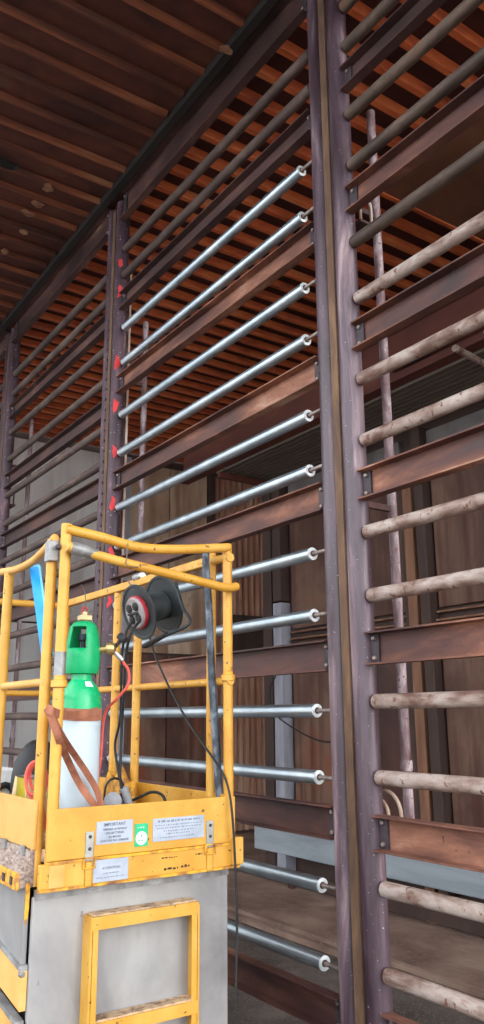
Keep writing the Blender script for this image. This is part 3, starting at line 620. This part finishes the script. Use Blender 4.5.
cable('reel_lead', [(150, 638, 0, 1.74), (155, 655, 0, 1.76), (168, 685, 0, 1.78), (190, 725, 0, 1.80), (213, 758, 0, 1.815), (222, 772, 0, 1.82), (228, 787, 1, 2.79), (232, 812, 1, 2.765), (235, 860, 1, 2.765), (237, 930, 1, 2.765), (236, 1020, 1, 2.765), (1.88, 2.77, .1), (1.95, 2.70, GZ+.01), (2.2, 2.2, GZ+.01)], .0048, 'rubber', 'thin black lead from the reel over the front board to the ground')
cable('wrapped_hose', [(206, 553, 1, 2.92), (206, 566, 1, 2.90), (209, 610, 1, 2.90), (212, 680, 1, 2.90), (216, 740, 1, 2.90), (218, 780, 1, 2.90), (219, 815, 1, 2.92), (1.79, 2.95, DZ+.02)], .0165, 'sleeve', 'thick black wrapped hose hanging beside the guard post', 'hose')
cable('deck_cable', [(133, 800, 1, 3.15), (142, 796, 1, 3.1), (152, 792, 1, 3.05), (162, 795, 1, 3.0), (168, 806, 1, 2.95), (1.7, 2.92, DZ+.01)], .006, 'rubber', 'short black cable arching up behind the front board')
cable('deck_cable', [(104, 800, 1, 3.3), (106, 786, 1, 3.3), (112, 779, 1, 3.3), (120, 780, 1, 3.3), (124, 790, 1, 3.3), (1.62, 3.28, DZ+.01)], .005, 'rubber', 'small loop of black cable beside the gas cylinder')
tl = thing('power_tool', 'grey and black hand tool lying on the deck behind the notice', 'tool', (1.52, 3.2, DZ))
a = at(108, 806, 1, 3.2); b = at(126, 800, 1, 3.2)
obj('body', T(smooth_pts([(a.x, a.y, a.z-.04), (a.x+.03, a.y, a.z-.01), ((a.x+b.x)/2, a.y, a.z+.005), (b.x, b.y, b.z-.01)], 3), .03, 12, radii=None), 'dgrey', tl, True)
obj('grip', T([at(123, 788, 1, 3.17), at(130, 806, 1, 3.17)], .019, 10), 'grey', tl, True)
obj('casing', L([(.02, 0), (.036, .01), (.036, .03), (.02, .04)], at(112, 802, 1, 3.14), (-.3, -.9, .2), 16), 'grey', tl, True)
obj('foot', B((a.x-.02, b.x, 3.17, 3.24, DZ, a.z-.02)), 'rubber', tl)
tag(obj('rusty_plate', PR([(3.55, DZ), (3.85, DZ), (3.86, 1.27), (3.80, 1.34), (3.74, 1.30), (3.68, 1.36), (3.60, 1.29), (3.55, 1.30)], 0, 1.78, 1.80), 'yel_rust'), 'rusty flaking plate standing by the post behind the gas cylinder', 'plate')
# blue tube on a wire
bt = thing('blue_sleeve', 'bright blue plastic tube hanging on a wire from the side rail', 'tube', tuple(at(43, 645, 0, 1.13)))
p, q = at(35, 567, 0, 1.13), at(47, 655, 0, 1.13)
obj('tube', T([p, q], 0, flat=(.040, .028, (.8, -.55, 0))), 'blue', bt)
obj('edge', T([p+Vector((.016, -.012, 0)), q+Vector((.016, -.012, 0))], 0, flat=(.008, .0295, (.8, -.55, 0))), 'bluep', bt)
obj('top_lip', T([p+Vector((0, 0, .006)), p-Vector((0, 0, .012))], 0, flat=(.045, .032, (.8, -.55, 0))), 'bluep', bt)
obj('hang_wire', T([p, at(34, 553, 0, 1.085)], .0018, 6), 'wire', bt)
tag(obj('tie_wire', T(smooth_pts([at(128, 543, 1, 2.78), at(127, 555, 1, 2.76), at(128, 566, 1, 2.74), (1.44, 2.77, 2.17)]), .002, 6), 'wire', None, True), 'thin wire tie looped round the two front rails', 'wire')
tag(obj('hook_wire', T(smooth_pts([(cx, cy, 2.03), (cx+.002, cy, 2.07), (cx-.005, cy, 2.11), (cx-.02, cy, 2.13)]), .002, 6), 'wire', None, True), 'thin wire standing up from the cylinder cap', 'wire')
# bag, coil and cases by the near toe board
hm = thing('welding_helmet', 'black curved welding helmet leaning behind the tan toe board', 'helmet', (1.345, 3.57, DZ))
bm = bmesh.new()
c = Vector((1.325, 3.55, 1.30)); prof = []
for i in range(9):
    t = math.radians(90*i/8); prof.append((.125*math.cos(t)+.002, .225*math.sin(t)))
lathe(bm, prof, (c.x+.02, c.y+.02, c.z-.02), (-.15, -.1, 1), 28, skip=lambda i, k: 3 < k < 9)
h = obj('shell', bm, 'rubber', hm, True); sm = h.modifiers.new('t', 'SOLIDIFY'); sm.thickness = .006
obj('rim', T([(c.x+.02+.127*math.cos(a), c.y+.02+.127*math.sin(a), c.z-.025) for a in [i*math.pi/10 for i in range(20)]], .006, 6), 'rubber', hm, True)
obj('neck_pad', L([(.11, DZ), (.12, DZ+.02), (.12, c.z-.02)], (c.x+.02, c.y+.02, 0), (0, 0, 1), 20), 'rubber', hm, True)
co = thing('red_cable_coil', 'loops of red cable lying over the yellow case in the basket', 'cable', tuple(at(40, 795, 1, 3.15)))
for dx, dz, rr in ((0, 0, .055), (.012, -.012, .06), (.02, .004, .048)):
    cc = at(35, 778, 1, 3.2)+Vector((dx, dx, dz))
    obj('loop', T([(cc.x+.6*rr*math.cos(a), cc.y-.3*rr*math.cos(a), cc.z+rr*1.15*math.sin(a)) for a in [i*math.pi/10 for i in range(21)]], .006, 8), 'redhose', co, True)
cc = at(38, 800, 1, 3.22); obj('tail', T(smooth_pts([cc+Vector((0, 0, .05)), cc+Vector((.03, .02, -.02)), (cc.x+.05, cc.y+.03, DZ+.01)]), .006, 8), 'redhose', co, True)
cs = thing('yellow_case', 'buff and olive box with one side open beside the black helmet', 'box', tuple(at(30, 800, 1, 3.3)))
a = at(24, 800, 1, 3.30); d = at(38, 776, 1, 3.30)
obj('side', B((a.x, a.x+.008, 3.29, 3.40, DZ, d.z), bev=.002), 'olive', cs); obj('front', B((a.x, d.x+.05, 3.285, 3.293, DZ, d.z-.01), bev=.002), 'tanbox', cs)
obj('lid', B((a.x, d.x+.05, 3.285, 3.40, d.z-.008, d.z), bev=.002), 'grey', cs)
a = at(12, 805, 1, 3.46); d = at(16, 776, 1, 3.46)
sg = thing('buff_stand', 'small buff stand with black stripes beside the black helmet', 'box', (a.x, 3.46, DZ))
obj('body', PR([(a.x-.02, DZ), (a.x+.05, DZ), (d.x+.022, d.z), (d.x, d.z)], 1, 3.42, 3.47), 'tanbox', sg)
for k in range(3): obj('stripe', B((a.x+.012, a.x+.03, 3.417, 3.421, a.z-.005+.014*k, a.z+.001+.014*k)), 'rubber', sg)
a = at(1, 800, 1, 3.80); d = at(15, 768, 1, 3.80)
wc = thing('white_case', 'white case with black handle at the basket edge', 'case', (a.x, 3.85, DZ))
obj('body', B((a.x-.05, d.x, 3.80, 3.95, DZ, d.z), bev=.01), 'white', wc)
e = at(6, 792, 1, 3.77); obj('handle', T([(e.x+.045*math.cos(t), 3.79, e.z-.03+.06*math.sin(t)) for t in [i*math.pi/8 for i in range(9)]], .014, 8), 'rubber', wc, True)
# black wire drooping along the annex wall
tag(obj('wall_cable', T(smooth_pts([at(x, y, 0, 5.66) for x, y in ((276, 655), (277, 672), (270, 690), (274, 712), (290, 726), (312, 738), (330, 742), (352, 735))]), .008, 6), 'rubber', None, True), 'thin black cable drooping along the annex wall', 'cable')
